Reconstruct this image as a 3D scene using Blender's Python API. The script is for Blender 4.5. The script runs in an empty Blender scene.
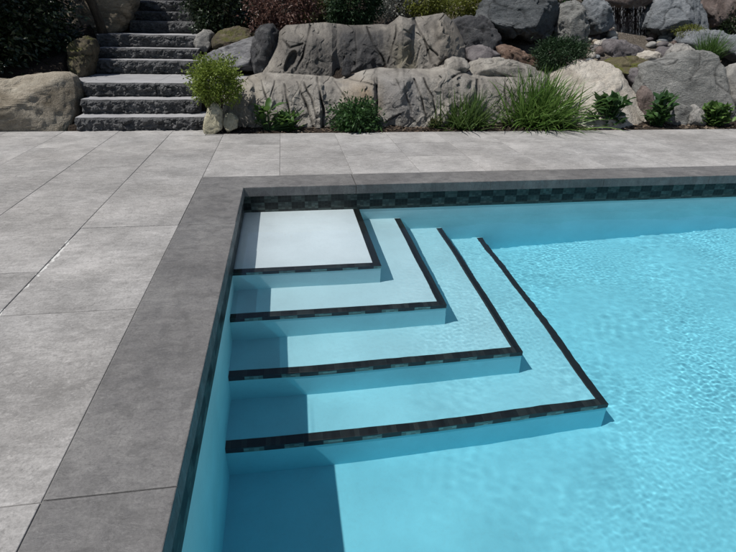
import bpy, math, random
import numpy as np
from mathutils import Matrix, Vector, noise

sc = bpy.context.scene
COL = sc.collection
RAD = math.radians
H = 1.25                                   # eye height above the deck, metres

# ------------------------------------------------------------------ camera
F_PX, PITCH, YAW, ROLL = 497.27, .477484, .1633907, .0238095
_cy, _sy = math.cos(YAW), math.sin(YAW)
_cp, _sp = math.cos(PITCH), math.sin(PITCH)
_cr, _sr = math.cos(ROLL), math.sin(ROLL)
FWD = np.array([_sy * _cp, _cy * _cp, -_sp])
_right = np.array([_cy, -_sy, 0.0])
_up = np.cross(_right, FWD)
RGT = _cr * _right + _sr * _up
UPV = -_sr * _right + _cr * _up
cam = bpy.data.cameras.new('camera')
cam_o = bpy.data.objects.new('camera', cam)
COL.objects.link(cam_o)
cam_o.matrix_world = Matrix([[RGT[i], UPV[i], -FWD[i], (0, 0, H)[i]] for i in range(3)] + [[0, 0, 0, 1]])
cam.sensor_width = 36
cam.lens = F_PX / 736 * 36
cam.clip_start, cam.clip_end = .02, 2000
sc.camera = cam_o


def at(u, v, Y):
    """survey helper: the point seen at photo position (u, v) at distance Y behind the pool's near side"""
    d = FWD + RGT * (u - 368) / F_PX - UPV * (v - 276) / F_PX
    return np.array([0, 0, H]) + d * (Y / d[1])


# ------------------------------------------------------------------ scene graph helpers
def tag(o, label=None, cat=None, group=None, kind=None):
    if label: o['label'] = label
    if cat: o['category'] = cat
    if group: o['group'] = group
    if kind: o['kind'] = kind
    return o


def empty(name, loc, label, cat, group=None):
    o = bpy.data.objects.new(name, None)
    o.empty_display_size = .1
    COL.objects.link(o)
    o.location = loc
    return tag(o, label, cat, group)


def mesh(name, V, F, mats, parent=None, loc=None, smooth=True, midx=None, attr=None):
    V = np.asarray(V, dtype=float)
    if parent is not None:
        loc = np.array(parent.matrix_world.translation if False else WL(parent))
    elif loc is None:
        loc = np.array([(V[:, 0].min() + V[:, 0].max()) / 2, (V[:, 1].min() + V[:, 1].max()) / 2, V[:, 2].min()])
    V = V - np.asarray(loc)
    me = bpy.data.meshes.new(name)
    me.from_pydata(V.tolist(), [], F if isinstance(F, list) else F.tolist())
    if not isinstance(mats, (list, tuple)): mats = [mats]
    for m in mats: me.materials.append(m)
    if midx is not None: me.polygons.foreach_set('material_index', np.asarray(midx, dtype=np.int32))
    me.polygons.foreach_set('use_smooth', np.full(len(me.polygons), smooth))
    if attr is not None:
        a = me.attributes.new('shade', 'FLOAT', 'POINT')
        a.data.foreach_set('value', np.asarray(attr, dtype=np.float32))
    me.update()
    o = bpy.data.objects.new(name, me)
    COL.objects.link(o)
    if parent is not None: o.parent = parent
    else: o.location = loc
    o.cycles.is_caustics_receiver = RECEIVE
    return o


def WL(o):
    l = Vector(o.location)
    while o.parent:
        o = o.parent
        l = l + Vector(o.location)
    return l


RECEIVE = False


def box_vf(x0, x1, y0, y1, z0, z1, ch=0.0):
    """box, optionally with chamfered top edges"""
    if ch <= 0:
        V = [(x, y, z) for x in (x0, x1) for y in (y0, y1) for z in (z0, z1)]
        return V, [[0, 1, 3, 2], [4, 6, 7, 5], [0, 4, 5, 1], [2, 3, 7, 6], [0, 2, 6, 4], [1, 5, 7, 3]]
    V, F = [], []
    for (z, i) in ((z0, 0), (z1 - ch, 0), (z1 - ch * .3, ch * .3), (z1, ch)):
        V += [(x0 + i, y0 + i, z), (x1 - i, y0 + i, z), (x1 - i, y1 - i, z), (x0 + i, y1 - i, z)]
    for k in range(3):
        a, b = 4 * k, 4 * k + 4
        for j in range(4): F.append([a + j, a + (j + 1) % 4, b + (j + 1) % 4, b + j])
    F.append([12, 13, 14, 15]); F.append([3, 2, 1, 0])
    return V, F


class MB:
    def __init__(s): s.V, s.F, s.M = [], [], []
    def add(s, V, F, m=0):
        o = len(s.V); s.V += [tuple(p) for p in V]
        for f in F: s.F.append([i + o for i in f]); s.M.append(m)
    def box(s, *a, ch=0.0, m=0): s.add(*box_vf(*a, ch=ch), m)
    def tube(s, pts, rad, n=7, m=0):
        pts = [np.asarray(p, float) for p in pts]
        V, F = [], []
        for i, p in enumerate(pts):
            t = pts[min(i + 1, len(pts) - 1)] - pts[max(i - 1, 0)]
            t /= np.linalg.norm(t)
            a = np.cross(t, (1, .13, 0)); a /= np.linalg.norm(a); b = np.cross(t, a)
            r = rad[i] if hasattr(rad, '__len__') else rad
            V += [tuple(p + r * (a * math.cos(2 * math.pi * k / n) + b * math.sin(2 * math.pi * k / n))) for k in range(n)]
        for i in range(len(pts) - 1):
            for k in range(n):
                F.append([i * n + k, i * n + (k + 1) % n, (i + 1) * n + (k + 1) % n, (i + 1) * n + k])
        F.append(list(range(n))[::-1]); F.append([(len(pts) - 1) * n + k for k in range(n)])
        s.add(V, F, m)
    def build(s, name, mats, parent=None, smooth=False, loc=None):
        return mesh(name, s.V, s.F, mats, parent, loc, smooth, s.M)


# ------------------------------------------------------------------ materials
class NT:
    def __init__(s, name):
        s.m = bpy.data.materials.new(name); s.m.use_nodes = True
        s.t = s.m.node_tree; s.t.nodes.clear()
        s.out = s.n('ShaderNodeOutputMaterial')
    def n(s, typ, ins=None, **kw):
        nd = s.t.nodes.new(typ)
        for k, v in kw.items(): setattr(nd, k, v)
        for k, v in (ins or {}).items(): s.set(nd.inputs[k], v)
        return nd
    def set(s, sock, v):
        if hasattr(v, 'outputs'): s.t.links.new(v.outputs[0], sock)
        elif hasattr(v, 'is_output'): s.t.links.new(v, sock)
        else:
            if isinstance(v, (tuple, list)) and len(v) == 3 and sock.type == 'RGBA': v = (*v, 1)
            sock.default_value = v
    def pos(s): return s.n('ShaderNodeNewGeometry').outputs['Position']
    def noise(s, vec, scale, detail=6, rough=.6, dist=0.0):
        return s.n('ShaderNodeTexNoise', {'Vector': vec, 'Scale': scale, 'Detail': detail, 'Roughness': rough, 'Distortion': dist}).outputs['Fac']
    def ramp(s, fac, stops):
        r = s.n('ShaderNodeValToRGB', {'Fac': fac})
        e = r.color_ramp.elements
        while len(e) < len(stops): e.new(.5)
        for el, (p, c) in zip(e, stops):
            el.position = p
            el.color = (*c, 1) if isinstance(c, (tuple, list)) else (c, c, c, 1)
        return r.outputs['Color']
    def math(s, op, a, b=None, c=None):
        nd = s.n('ShaderNodeMath', operation=op)
        for i, x in enumerate((a, b, c)):
            if x is not None: s.set(nd.inputs[i], x)
        return nd.outputs[0]
    def mix(s, f, a, b, blend='MIX'):
        nd = s.n('ShaderNodeMix', data_type='RGBA', blend_type=blend)
        s.set(nd.inputs[0], f); s.set(nd.inputs[6], a); s.set(nd.inputs[7], b)
        return nd.outputs[2]
    def map(s, vec, scale=(1, 1, 1), rot=(0, 0, 0), loc=(0, 0, 0)):
        return s.n('ShaderNodeMapping', {'Vector': vec, 'Scale': scale, 'Rotation': rot, 'Location': loc}).outputs[0]
    def bump(s, h, strength=.5, dist=.01, normal=None):
        b = s.n('ShaderNodeBump', {'Height': h, 'Strength': strength, 'Distance': dist})
        if normal is not None: s.set(b.inputs['Normal'], normal)
        return b.outputs[0]
    def pbsdf(s, col, rough=.8, normal=None, spec=.3):
        b = s.n('ShaderNodeBsdfPrincipled', {'Base Color': col, 'Roughness': rough, 'Specular IOR Level': spec})
        if normal is not None: s.set(b.inputs['Normal'], normal)
        return b
    def done(s, sh):
        s.set(s.out.inputs['Surface'], sh)
        return s.m
    def sep(s, vec): return s.n('ShaderNodeSeparateXYZ', {'Vector': vec}).outputs
    def island(s): return s.n('ShaderNodeNewGeometry').outputs['Random Per Island']


def rock_mat(name, dark, mid, light, scale=3.0, streak=(1, 1, 1), rot=(0, 0, 0), spots=.35, bump=.7, moss=None, rough=.88, top=None):
    t = NT(name)
    p = t.pos()
    q = t.map(p, streak, rot)
    n1 = t.noise(q, scale, 9, .62, .5)
    n2 = t.noise(q, scale * 7, 6, .7)
    n3 = t.noise(p, scale * 26, 4, .75)
    c = t.ramp(n1, [(.28, dark), (.5, mid), (.72, light)])
    c = t.mix(t.ramp(n2, [(.35, .8), (.62, 0.0)]), c, t.mix(.5, c, dark), 'MIX')
    sp = t.ramp(n3, [(.36, 1.0), (.46, 0.0)])
    c = t.mix(t.math('MULTIPLY', sp, spots), c, tuple(x * .35 for x in dark))
    sp2 = t.ramp(n3, [(.58, 0.0), (.68, 1.0)])
    c = t.mix(t.math('MULTIPLY', sp2, spots * .8), c, tuple(min(1, x * 1.6) for x in light))
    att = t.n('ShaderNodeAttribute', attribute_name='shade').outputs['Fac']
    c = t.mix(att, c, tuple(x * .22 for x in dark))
    if moss:
        nz = t.sep(t.n('ShaderNodeNewGeometry').outputs['Normal'])[2]
        f = t.math('MULTIPLY', t.ramp(t.noise(p, 7, 5), [(.45, 0.0), (.6, 1.0)]), t.ramp(nz, [(.2, 0.0), (.7, 1.0)]))
        c = t.mix(f, c, moss)
    # relief height from the three noises and the cell edges
    v = t.n('ShaderNodeTexVoronoi', {'Vector': q, 'Scale': scale * 5}, feature='DISTANCE_TO_EDGE').outputs[0]
    h = t.math('ADD', t.math('MULTIPLY', n1, 1.5), t.math('ADD', t.math('MULTIPLY', n2, .7), t.math('MULTIPLY', n3, .35)))
    h = t.math('ADD', h, t.math('MULTIPLY', t.ramp(v, [(0.0, 0.0), (.05, 1.0)]), .12))
    b = t.bump(h, bump, .06)
    return t.done(t.pbsdf(c, rough, b, .25))


def leaf_mat(name, c1, c2, c3, trans=.3, rough=.45, spec=.4):
    t = NT(name)
    r = t.island()
    c = t.ramp(r, [(0.0, c1), (.55, c2), (1.0, c3)])
    c = t.mix(t.math('MULTIPLY', t.noise(t.pos(), 9, 3), .5), c, tuple(x * .5 for x in c1))
    b = t.pbsdf(c, rough, None, spec)
    tr = t.n('ShaderNodeBsdfTranslucent', {'Color': t.mix(.5, c, c3)})
    mx = t.n('ShaderNodeMixShader', {0: trans})
    t.set(mx.inputs[1], b); t.set(mx.inputs[2], tr)
    return t.done(mx)


def bark_mat(name, c1, c2):
    t = NT(name)
    n = t.noise(t.map(t.pos(), (1, 1, .25)), 40, 6)
    return t.done(t.pbsdf(t.ramp(n, [(.3, c1), (.7, c2)]), .9, t.bump(n, .6, .01)))


def paver_mat(name, dark, mid, light, sealed=False):
    t = NT(name)
    p = t.pos()
    isl = t.island()
    off = t.n('ShaderNodeCombineXYZ', {0: t.math('MULTIPLY', isl, 37.0), 1: t.math('MULTIPLY', isl, 91.0)})
    q = t.n('ShaderNodeVectorMath', {0: p}, operation='ADD'); t.set(q.inputs[1], off); q = q.outputs[0]
    big = t.noise(q, 2.2, 5, .6)
    cleft = t.noise(t.map(q, (7, 16, 1), (0, 0, .25)), 1.6, 8, .7, .8)
    fine = t.noise(q, 90, 4, .75)
    c = t.ramp(t.math('ADD', t.math('MULTIPLY', big, .55), t.math('MULTIPLY', cleft, .45)), [(.38, dark), (.5, mid), (.62, light)])
    c = t.mix(t.math('MULTIPLY', t.ramp(fine, [(.3, 1.0), (.55, 0.0)]), .45), c, tuple(x * .5 for x in dark))
    c = t.mix(t.math('MULTIPLY', t.ramp(fine, [(.6, 0.0), (.75, 1.0)]), .35), c, tuple(min(.8, x * 1.7) for x in light))
    tint = t.ramp(isl, [(0.0, .88), (.5, 1.0), (1.0, 1.1)])
    c = t.mix(1.0, c, tint, 'MULTIPLY')
    # weathering stains running across slabs
    st = t.ramp(t.noise(p, .9, 4, .55), [(.38, .92), (.62, 1.03)])
    c = t.mix(1.0, c, st, 'MULTIPLY')
    scr = t.noise(t.map(q, (30, 120, 1), (0, 0, .5)), 1.0, 4, .7, 1.0)
    c = t.mix(t.math('MULTIPLY', t.ramp(scr, [(.6, 0.0), (.7, 1.0)]), .35), c, tuple(min(.8, x * 1.35) for x in light))
    c = t.mix(t.math('MULTIPLY', t.ramp(scr, [(.3, 1.0), (.4, 0.0)]), .3), c, tuple(x * .7 for x in dark))
    sp1 = t.noise(q, 34, 5, .8, .4)
    c = t.mix(t.math('MULTIPLY', t.ramp(sp1, [(.34, 1.0), (.44, 0.0)]), .55 if not sealed else .4), c, tuple(x * .55 for x in dark))
    c = t.mix(t.math('MULTIPLY', t.ramp(sp1, [(.56, 0.0), (.68, 1.0)]), .3 if not sealed else .12), c, tuple(min(.8, x * 1.3) for x in light))
    patch = t.noise(q, 7, 5, .65, .8)
    c = t.mix(1.0, c, t.ramp(patch, [(.32, .90), (.5, 1.0), (.68, 1.05)]), 'MULTIPLY')
    warm = t.noise(p, .7, 3)
    c = t.mix(1.0, c, t.mix(warm, (.97, .985, 1.01), (1.03, 1.0, .97)), 'MULTIPLY')
    rough = .85
    if sealed:
        bl = t.ramp(t.noise(q, 9, 5, .55, .6), [(.52, 0.0), (.62, 1.0)])
        c = t.mix(t.math('MULTIPLY', bl, .35), c, tuple(x * .62 for x in dark))
        rough = t.ramp(t.noise(q, 12, 4), [(.4, .42), (.6, .7)])
    h = t.math('ADD', t.math('MULTIPLY', cleft, 1.0), t.math('MULTIPLY', fine, .3))
    return t.done(t.pbsdf(c, rough, t.bump(h, .55 if sealed else .4, .008), .3)), t


# ------------------------------------------------------------------ world, sun
SUN_DIR = Vector((math.sin(RAD(27)), .11, -math.cos(RAD(27)))).normalized()     # travel of the light
wd = bpy.data.worlds.new('World'); sc.world = wd; wd.use_nodes = True
bg = wd.node_tree.nodes['Background']
sky = wd.node_tree.nodes.new('ShaderNodeTexSky')
sky.sky_type = 'NISHITA'; sky.sun_disc = False
sky.sun_elevation = math.asin(-SUN_DIR.z)
sky.sun_rotation = math.atan2(-SUN_DIR.x, -SUN_DIR.y)
wd.node_tree.links.new(sky.outputs[0], bg.inputs[0])
bg.inputs[1].default_value = .06
sl = bpy.data.lights.new('sun', 'SUN')
sl.energy = 4.45; sl.angle = RAD(.53); sl.color = (1, .965, .91)
sl.cycles.is_caustics_light = True
so = bpy.data.objects.new('sun', sl); COL.objects.link(so)
so.rotation_euler = SUN_DIR.to_track_quat('-Z', 'Y').to_euler()
so.location = (-4, 0, 8)
sc.view_settings.view_transform = 'Standard'
sc.view_settings.look = 'None'
sc.view_settings.exposure = 0
sc.cycles.max_bounces = 8
sc.cycles.transmission_bounces = 6
sc.cycles.diffuse_bounces = 4
sc.cycles.sample_clamp_indirect = 6

# ------------------------------------------------------------------ pool
XW, YW = -.4025, 4.081            # inner faces of the left and the back wall
XE, YE = 7.2, -2.6                # far right wall, near wall
ZW = -.206                        # water level
ZF = -1.3375                      # floor
CI, CB = -.379, 4.06              # coping inner edges

tp = NT('depth_tinted_plaster')
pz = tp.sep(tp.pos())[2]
dep = tp.math('MAXIMUM', tp.math('SUBTRACT', ZW, pz), 0.0)  # bluer with depth: the water's absorption of light painted into the plaster colour
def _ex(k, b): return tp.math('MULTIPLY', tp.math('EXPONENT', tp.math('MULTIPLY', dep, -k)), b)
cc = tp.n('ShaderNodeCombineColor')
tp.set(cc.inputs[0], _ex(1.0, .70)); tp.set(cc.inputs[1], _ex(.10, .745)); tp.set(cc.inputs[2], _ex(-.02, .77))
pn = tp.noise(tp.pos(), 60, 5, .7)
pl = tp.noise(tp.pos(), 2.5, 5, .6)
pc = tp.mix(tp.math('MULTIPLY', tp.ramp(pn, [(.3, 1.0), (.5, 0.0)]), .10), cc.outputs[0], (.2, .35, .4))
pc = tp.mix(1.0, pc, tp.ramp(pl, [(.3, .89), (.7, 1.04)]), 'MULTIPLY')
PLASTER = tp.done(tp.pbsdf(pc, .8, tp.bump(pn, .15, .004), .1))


def tile_mat(name, axis, pitch, row, z0, dark, light, sub=True):
    """chequered mosaic; axis 0 runs along x, 1 along y"""
    t = NT(name)
    s = t.sep(t.pos())
    a = t.math('DIVIDE', s[axis], pitch)
    b = t.math('DIVIDE', t.math('SUBTRACT', s[2], z0), row)
    fa, fb = t.math('FLOOR', a), t.math('FLOOR', b)
    par = t.math('FLOORED_MODULO', t.math('ADD', fa, fb), 2.0)
    cell = t.n('ShaderNodeCombineXYZ', {0: fa, 1: fb})
    rnd = t.n('ShaderNodeTexWhiteNoise', {'Vector': cell}).outputs[0]
    pick = t.math('MULTIPLY', par, t.ramp(rnd, [(0.0, .55), (1.0, 1.0)]))
    c = t.mix(pick, dark, light)
    pc_ = t.n('ShaderNodeCombineXYZ', {0: t.math('FLOOR', t.math('DIVIDE', s[axis], pitch / 4)), 1: t.math('FLOOR', t.math('DIVIDE', t.math('SUBTRACT', s[2], z0), .0155))})
    r2 = t.n('ShaderNodeTexWhiteNoise', {'Vector': pc_}).outputs
    c = t.mix(1.0, c, t.ramp(r2[0], [(0.0, .55), (.5, .95), (1.0, 1.6)]), 'MULTIPLY')
    c = t.mix(t.math('MULTIPLY', t.sep(r2[1])[1], .35), c, t.mix(1.0, c, (.75, 1.15, 1.1), 'MULTIPLY'))
    # grout lines of the small mosaic pieces
    g = None
    for co, per in ((s[axis], pitch / (4 if sub else 1)), (t.math('SUBTRACT', s[2], z0), row / (2 if sub else 1))):
        fr = t.math('FRACT', t.math('DIVIDE', co, per))
        e = t.math('LESS_THAN', t.math('MINIMUM', fr, t.math('SUBTRACT', 1.0, fr)), .0016 / per)
        g = e if g is None else t.math('MAXIMUM', g, e)
    c = t.mix(t.math('MULTIPLY', g, .5), c, (.035, .04, .04))
    return t.done(t.pbsdf(c, .45, t.bump(t.math('SUBTRACT', 1.0, g), .3, .002), .3))


TILE_X = tile_mat('band_tiles_x', 0, .112, .062, -.08, (.010, .013, .013), (.060, .075, .070))
TILE_Y = tile_mat('band_tiles_y', 1, .112, .062, -.08, (.010, .013, .013), (.060, .075, .070))
EDGE_TOP = tile_mat('edge_tiles_top', 0, .1, 5.0, 0, (.009, .010, .010), (.020, .022, .021), False)

pool = empty('swimming_pool', (XW, YW, 0), 'pale blue swimming pool with corner entry steps and stone coping', 'swimming pool')
RECEIVE = True
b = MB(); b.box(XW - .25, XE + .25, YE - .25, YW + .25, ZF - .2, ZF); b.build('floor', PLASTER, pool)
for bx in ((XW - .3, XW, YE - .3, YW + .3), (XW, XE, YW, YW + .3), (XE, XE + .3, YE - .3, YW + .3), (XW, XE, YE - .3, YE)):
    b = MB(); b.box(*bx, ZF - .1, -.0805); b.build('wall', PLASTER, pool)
for bx, m in (((XW + .0005, XW + .006, YE, YW - .006), TILE_Y), ((XW + .0005, XE, YW - .006, YW - .0005), TILE_X),
              ((XE - .006, XE - .0005, YE, YW - .006), TILE_Y), ((XW + .006, XE - .006, YE + .0005, YE + .006), TILE_X)):
    b = MB(); b.box(*bx, -.266, -.081); b.build('tile_band', m, pool)
STEPS = [(.46, 2.37, -1.205), (.757, 2.10, -1.42), (1.071, 1.832, -1.635), (1.395, 1.567, -1.85)]
zprev = ZF - .05
for k, (x, y, z) in enumerate(STEPS):
    x1, y0, z1 = x * H, y * H, (z + 1) * H
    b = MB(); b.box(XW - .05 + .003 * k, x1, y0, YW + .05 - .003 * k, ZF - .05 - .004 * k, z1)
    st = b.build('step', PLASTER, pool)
    w, hgt, p = .050, .046, .003
    ef = tile_mat('edge_tiles_front', 0, .105, .5, z1 - .2, (.008, .010, .011), (.17, .235, .22), False)
    er = tile_mat('edge_tiles_side', 1, .105, .5, z1 - .2, (.008, .010, .011), (.15, .20, .19), False)
    b = MB()
    b.box(XW + .001, x1 + p, y0 - p, y0 + w, z1 - .006, z1 + p, ch=.003, m=0)            # top strip along the front
    b.box(XW + .001, x1 + p - .0005, y0 - p + .0007, y0 + .02, z1 - hgt, z1 - .0061, m=1)
    b.box(x1 - w, x1 + p, y0 + w + .0003, YW - .007, z1 - .006, z1 + p, ch=.003, m=0)
    b.box(x1 - .02, x1 + p - .0007, y0 + .0203, YW - .007, z1 - hgt, z1 - .0061, m=2)
    b.build('tile_edge', [EDGE_TOP, ef, er], st)
RECEIVE = False

COPING, tcop = paver_mat('coping_stone', (.125, .123, .123), (.163, .160, .159), (.21, .207, .203), True)
def coping(x0, x1, y0, y1):
    g = .0014
    b = MB(); b.box(x0 + g, x1 - g, y0 + g, y1 - g, -.08, 0.0, ch=.004); b.build('coping_slab', COPING, pool)
CX0, CY1 = -.7525, 4.3875
ys = [YE - .35, -1.0, 1.10, 3.26]
for a, c in zip(ys[:-1], ys[1:]): coping(CX0, CI, a, c)
# mitred-looking corner piece: an L-shaped slab
g = .0025
Lp = [(CX0 + g, 3.26 + g), (CI - g, 3.26 + g), (CI - g, CB + g), (.55 - g, CB + g), (.55 - g, CY1 - g), (CX0 + g, CY1 - g)]
V, F = [], []
for z, i in ((-.08, 0), (-.007, 0), (-.002, .002), (0, .007)):
    sg = [(1, 1), (-1, 1), (-1, 1), (-1, 1), (-1, -1), (1, -1)]
    V += [(x + s[0] * i, y + s[1] * i, z) for (x, y), s in zip(Lp, sg)]
for k in range(3):
    for j in range(6): F.append([6 * k + j, 6 * k + (j + 1) % 6, 6 * k + 6 + (j + 1) % 6, 6 * k + 6 + j])
F += [[18, 19, 20, 23], [20, 21, 22, 23], [5, 2, 1, 0], [5, 4, 3, 2]]
mesh('coping_slab', V, F, COPING, pool, smooth=False)
xs = [.55, 1.75, 2.84, 3.93, 5.05, 6.15, XE + .35]
for a, c in zip(xs[:-1], xs[1:]): coping(a, c, CB, CY1)
coping(XE - .025, XE + .35, YE - .35, CB)
coping(CI, XE - .025, YE - .35, YE + .025)

# water: one rippled sheet, real geometry so that it bends and gathers the sunlight
def spaced(a, b, fine0, fine1, hf, hc):
    out = [a]
    while out[-1] < b:
        x = out[-1]
        out.append(x + (hf if fine0 <= x < fine1 else hc))
    out[-1] = b
    return np.array(out)
wx = spaced(XW - .01, XE + .01, XW - 1, 4.7, .0075, .05)
wy = spaced(YE - .01, YW + .01, .75, YW + 1, .0075, .05)
X, Y = np.meshgrid(wx, wy, indexing='ij')
rng = np.random.default_rng(5)
def waves(n, lo, hi, amp, pw, th0=None, spread=None):
    Z = np.zeros_like(X)
    for i in range(n):
        lam = math.exp(rng.uniform(math.log(lo), math.log(hi)))
        th = rng.uniform(0, 2 * math.pi) if th0 is None else rng.normal(th0[i % len(th0)], spread)
        k = 2 * math.pi / lam
        Z += amp * (lam / .1) ** pw * np.sin(k * (X * math.cos(th) + Y * math.sin(th)) + rng.uniform(0, 6.283))
    return Z / math.sqrt(n)
env = .5 + .5 * np.clip(waves(14, .9, 2.6, 1.0, 0) * 1.1, -1, 1)
grow = np.clip((X + .1) / 2.2, 0, 1) * np.clip((Y + .2 - .1 * X) / 2.0, .25, 1)
near = np.clip(1 - np.hypot((X - 2.6) / 2.0, (Y - 3.1) / 1.3), 0, 1)
mid = np.clip(1 - np.hypot((X - 1.2) / .8, (Y - 2.2) / .6), 0, 1)
env2 = .5 + .5 * np.clip(waves(16, .5, 1.3, 1.0, 0) * 1.2, -1, 1)
Z = waves(130, .018, .046, .00049, 1.5, (.5, 2.0, 1.2), .45) * (.15 + .85 * env) * (.10 + .60 * grow + 1.15 * mid + .30 * near) * (.55 + .45 * env2)
Z += waves(50, .055, .15, .00013, 1.2, (.9, 2.3), .6) * (.35 + .65 * env2) * (.10 + .90 * np.clip(grow * 1.5, 0, 1))
Z += waves(20, .4, 1.2, .00016, 1.1)
edge = np.clip((X - XW) / .15, 0, 1) * np.clip((YW - Y) / .15, 0, 1)
Z *= .25 + .75 * edge
nx, ny = X.shape
idx = np.arange(nx * ny).reshape(nx, ny)
WF = np.stack([idx[:-1, :-1], idx[1:, :-1], idx[1:, 1:], idx[:-1, 1:]], -1).reshape(-1, 4)
tw = NT('water_surface')
gl = tw.n('ShaderNodeBsdfGlass', {'Roughness': 0.0, 'IOR': 1.333, 'Color': (.985, .995, 1.0)})
WATER = tw.done(gl)
water = mesh('water', np.stack([X, Y, Z + ZW], -1).reshape(-1, 3), WF, WATER)
water.cycles.is_caustics_caster = True
tag(water, kind='structure')

# ------------------------------------------------------------------ paving
PAVER, tpv = paver_mat('paving_stone', (.235, .230, .224), (.322, .315, .308), (.43, .421, .412))
# white lime bloom along one joint of the left paving
nt = tpv
s = nt.sep(nt.pos())
wob = nt.noise(nt.pos(), 11, 5, .7)
dx = nt.math('ABSOLUTE', nt.math('ADD', nt.math('SUBTRACT', s[0], -1.358), nt.math('MULTIPLY', nt.math('SUBTRACT', wob, .5), .09)))
wid = nt.math('MULTIPLY', nt.ramp(nt.noise(nt.map(nt.pos(), (1, 1, 1), loc=(3, 1, 0)), 5, 4), [(.44, .0), (.66, 1.0)]), .017)
inl = nt.math('MULTIPLY', nt.math('GREATER_THAN', s[1], 1.2), nt.ramp(nt.math('MULTIPLY', s[1], .2), [(.60, 1.0), (.66, 0.0)]))
lim = nt.math('MULTIPLY', nt.math('LESS_THAN', dx, wid), inl)
pb = [n for n in nt.t.nodes if n.type == 'BSDF_PRINCIPLED'][0]
old = pb.inputs['Base Color'].links[0].from_socket
nt.set(pb.inputs['Base Color'], nt.mix(nt.math('MULTIPLY', lim, .8), old, (.62, .62, .60)))

b = MB()
rs = random.Random(3)
def slab(x0, x1, y0, y1):
    g = .0017
    dz = rs.uniform(-.0012, .0012)
    b.box(x0 + g, x1 - g, y0 + g, y1 - g, -.05, dz, ch=.0028)
x = CX0
cols = [CX0 - .6125 * i for i in range(0, 13)]
offs = [.01, .45, .2, .72, .05, .5, .3, .8, .1, .6, .35, .0, .4]
P = 1.084
for i in range(12):
    x1, x0 = cols[i], cols[i + 1]
    y = -4.33 + {0: 1.085 * 0 + .0, 1: .45, 2: -.2}.get(i, offs[i])
    base = {0: 2.1775, 1: 2.63, 2: 2.33}.get(i, 2.2 + offs[i])
    y = base - P * 6
    while y < 6.42:
        y2 = min(y + P, 6.44)
        if 6.44 - y2 < .12: y2 = 6.44
        if i == 0 and y2 > 6.1:
            if y < 6.1: slab(x0, x1, y, 6.12)
            slab(x0, -.955, 6.12, 6.44)
        else: slab(x0, x1, y, y2)
        y = y2 if y2 < 6.44 else 9
rows = [CY1, 4.985, 5.60, 6.205]
xj = [CX0, -.09, .56] + [.56 + .635 * i for i in range(1, 20)]
for y0, y1 in zip(rows[:-1], rows[1:]):
    for x0, x1 in zip(xj[:-1], xj[1:]): slab(x0, x1, y0, y1)
x = XE + .35
while x < 12:
    y = YE - 2
    while y < CY1 - .1:
        slab(x, x + .6125, y, min(y + P, CY1)); y += P
    x += .6125
y = YE - .35
for j in range(3):
    for i in range(8): slab(CX0 + i * 1.04, CX0 + (i + 1) * 1.04, y - .6125, y)
    y -= .6125
paving = b.build('paving', PAVER)
tag(paving, kind='structure')
tj = NT('joint_sand')
JOINT = tj.done(tj.pbsdf(tj.ramp(tj.noise(tj.pos(), 60), [(.3, (.12, .118, .112)), (.7, (.22, .215, .21))]), .95))
b = MB()
for (x0, x1, y0, y1) in ((-9, CX0 + .01, -5, 6.45), (CX0 + .01, 12.3, CY1 - .01, 6.21), (XE + .34, 12.3, -5, CY1 - .01), (CX0 + .01, XE + .34, -5, YE - .34)):
    b.add([(x0, y0, -.0045), (x1, y0, -.0045), (x1, y1, -.0045), (x0, y1, -.0045)], [[0, 1, 2, 3]])
tag(b.build('joint_bed', JOINT), kind='structure')

# lawn far beyond the terrace
tl = NT('lawn')
LAWN = tl.done(tl.pbsdf(tl.ramp(tl.noise(tl.pos(), 3, 8), [(.3, (.03, .055, .015)), (.7, (.06, .10, .03))]), .95))
b = MB()
for (x0, x1, y0, y1) in ((-300, -8.9, -300, 400), (12.2, 300, -300, 400), (-8.9, 12.2, -300, -4.9), (-8.9, 12.2, 6.0, 400)):
    b.add([(x0, y0, -.06), (x1, y0, -.06), (x1, y1, -.06), (x0, y1, -.06)], [[0, 1, 2, 3]])
tag(b.build('lawn', LAWN), kind='structure')

# ------------------------------------------------------------------ garden slope
ZT = [(6.0, -.03), (6.2, -.005), (6.45, .015), (6.7, .05), (7.0, .22), (7.5, .55), (8.3, .86), (9.3, 1.13), (10.5, 1.6), (12, 2.2), (16, 4.0), (22, 6.0)]
STY = [6.45, 6.72, 7.00, 8.10, 8.40, 8.70, 9.55, 9.85, 10.15, 10.45]
STV = [117.4, 99.7, 83, 60.3, 48.4, 34.8, 21, 11, 0, -10]
STZ = [float(at(150, v, y)[2]) for v, y in zip(STV, STY)]
def zstair(y):
    z = 0
    for a, c in zip(STY, STZ):
        if y >= a: z = c
    return z
def zter(x, y):
    z = float(np.interp(y, [p[0] for p in ZT], [p[1] for p in ZT]))
    if y > 6.6:
        z += .10 * min(1, (y - 6.6) / .5) * noise.fractal(Vector((x * .9, y * .9, 3.3)), 1, 2, 4) + .02 * noise.noise(Vector((x * 6, y * 6, 0)))
    if -2.85 < x < -.9 and 6.38 < y < 11.15: z = min(z, zstair(y + .12) - .22)
    elif -.9 <= x < -.15 and 6.9 < y < 8.2: z = min(z, .30)
    elif y > 6.2: z += .008 * noise.noise(Vector((x * 14, y * 14, 5)))
    if x < -.95 and y < 6.5: z = min(z, -.1)
    return z
def ter_hit(u, v, dv=0):
    for Yv in np.arange(6.3, 14, .03):
        p = at(u, v, Yv)
        if p[2] < zter(p[0], Yv): return float(Yv)
    return 10.0
gx = np.concatenate([np.arange(-14, -5, .5), np.arange(-5, 8, .07), np.arange(8, 18, .5)])
gy = np.concatenate([np.arange(6.2, 10.6, .06), np.arange(10.6, 22, .5)])
V = [(x, y, zter(x, y)) for x in gx for y in gy]
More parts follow.
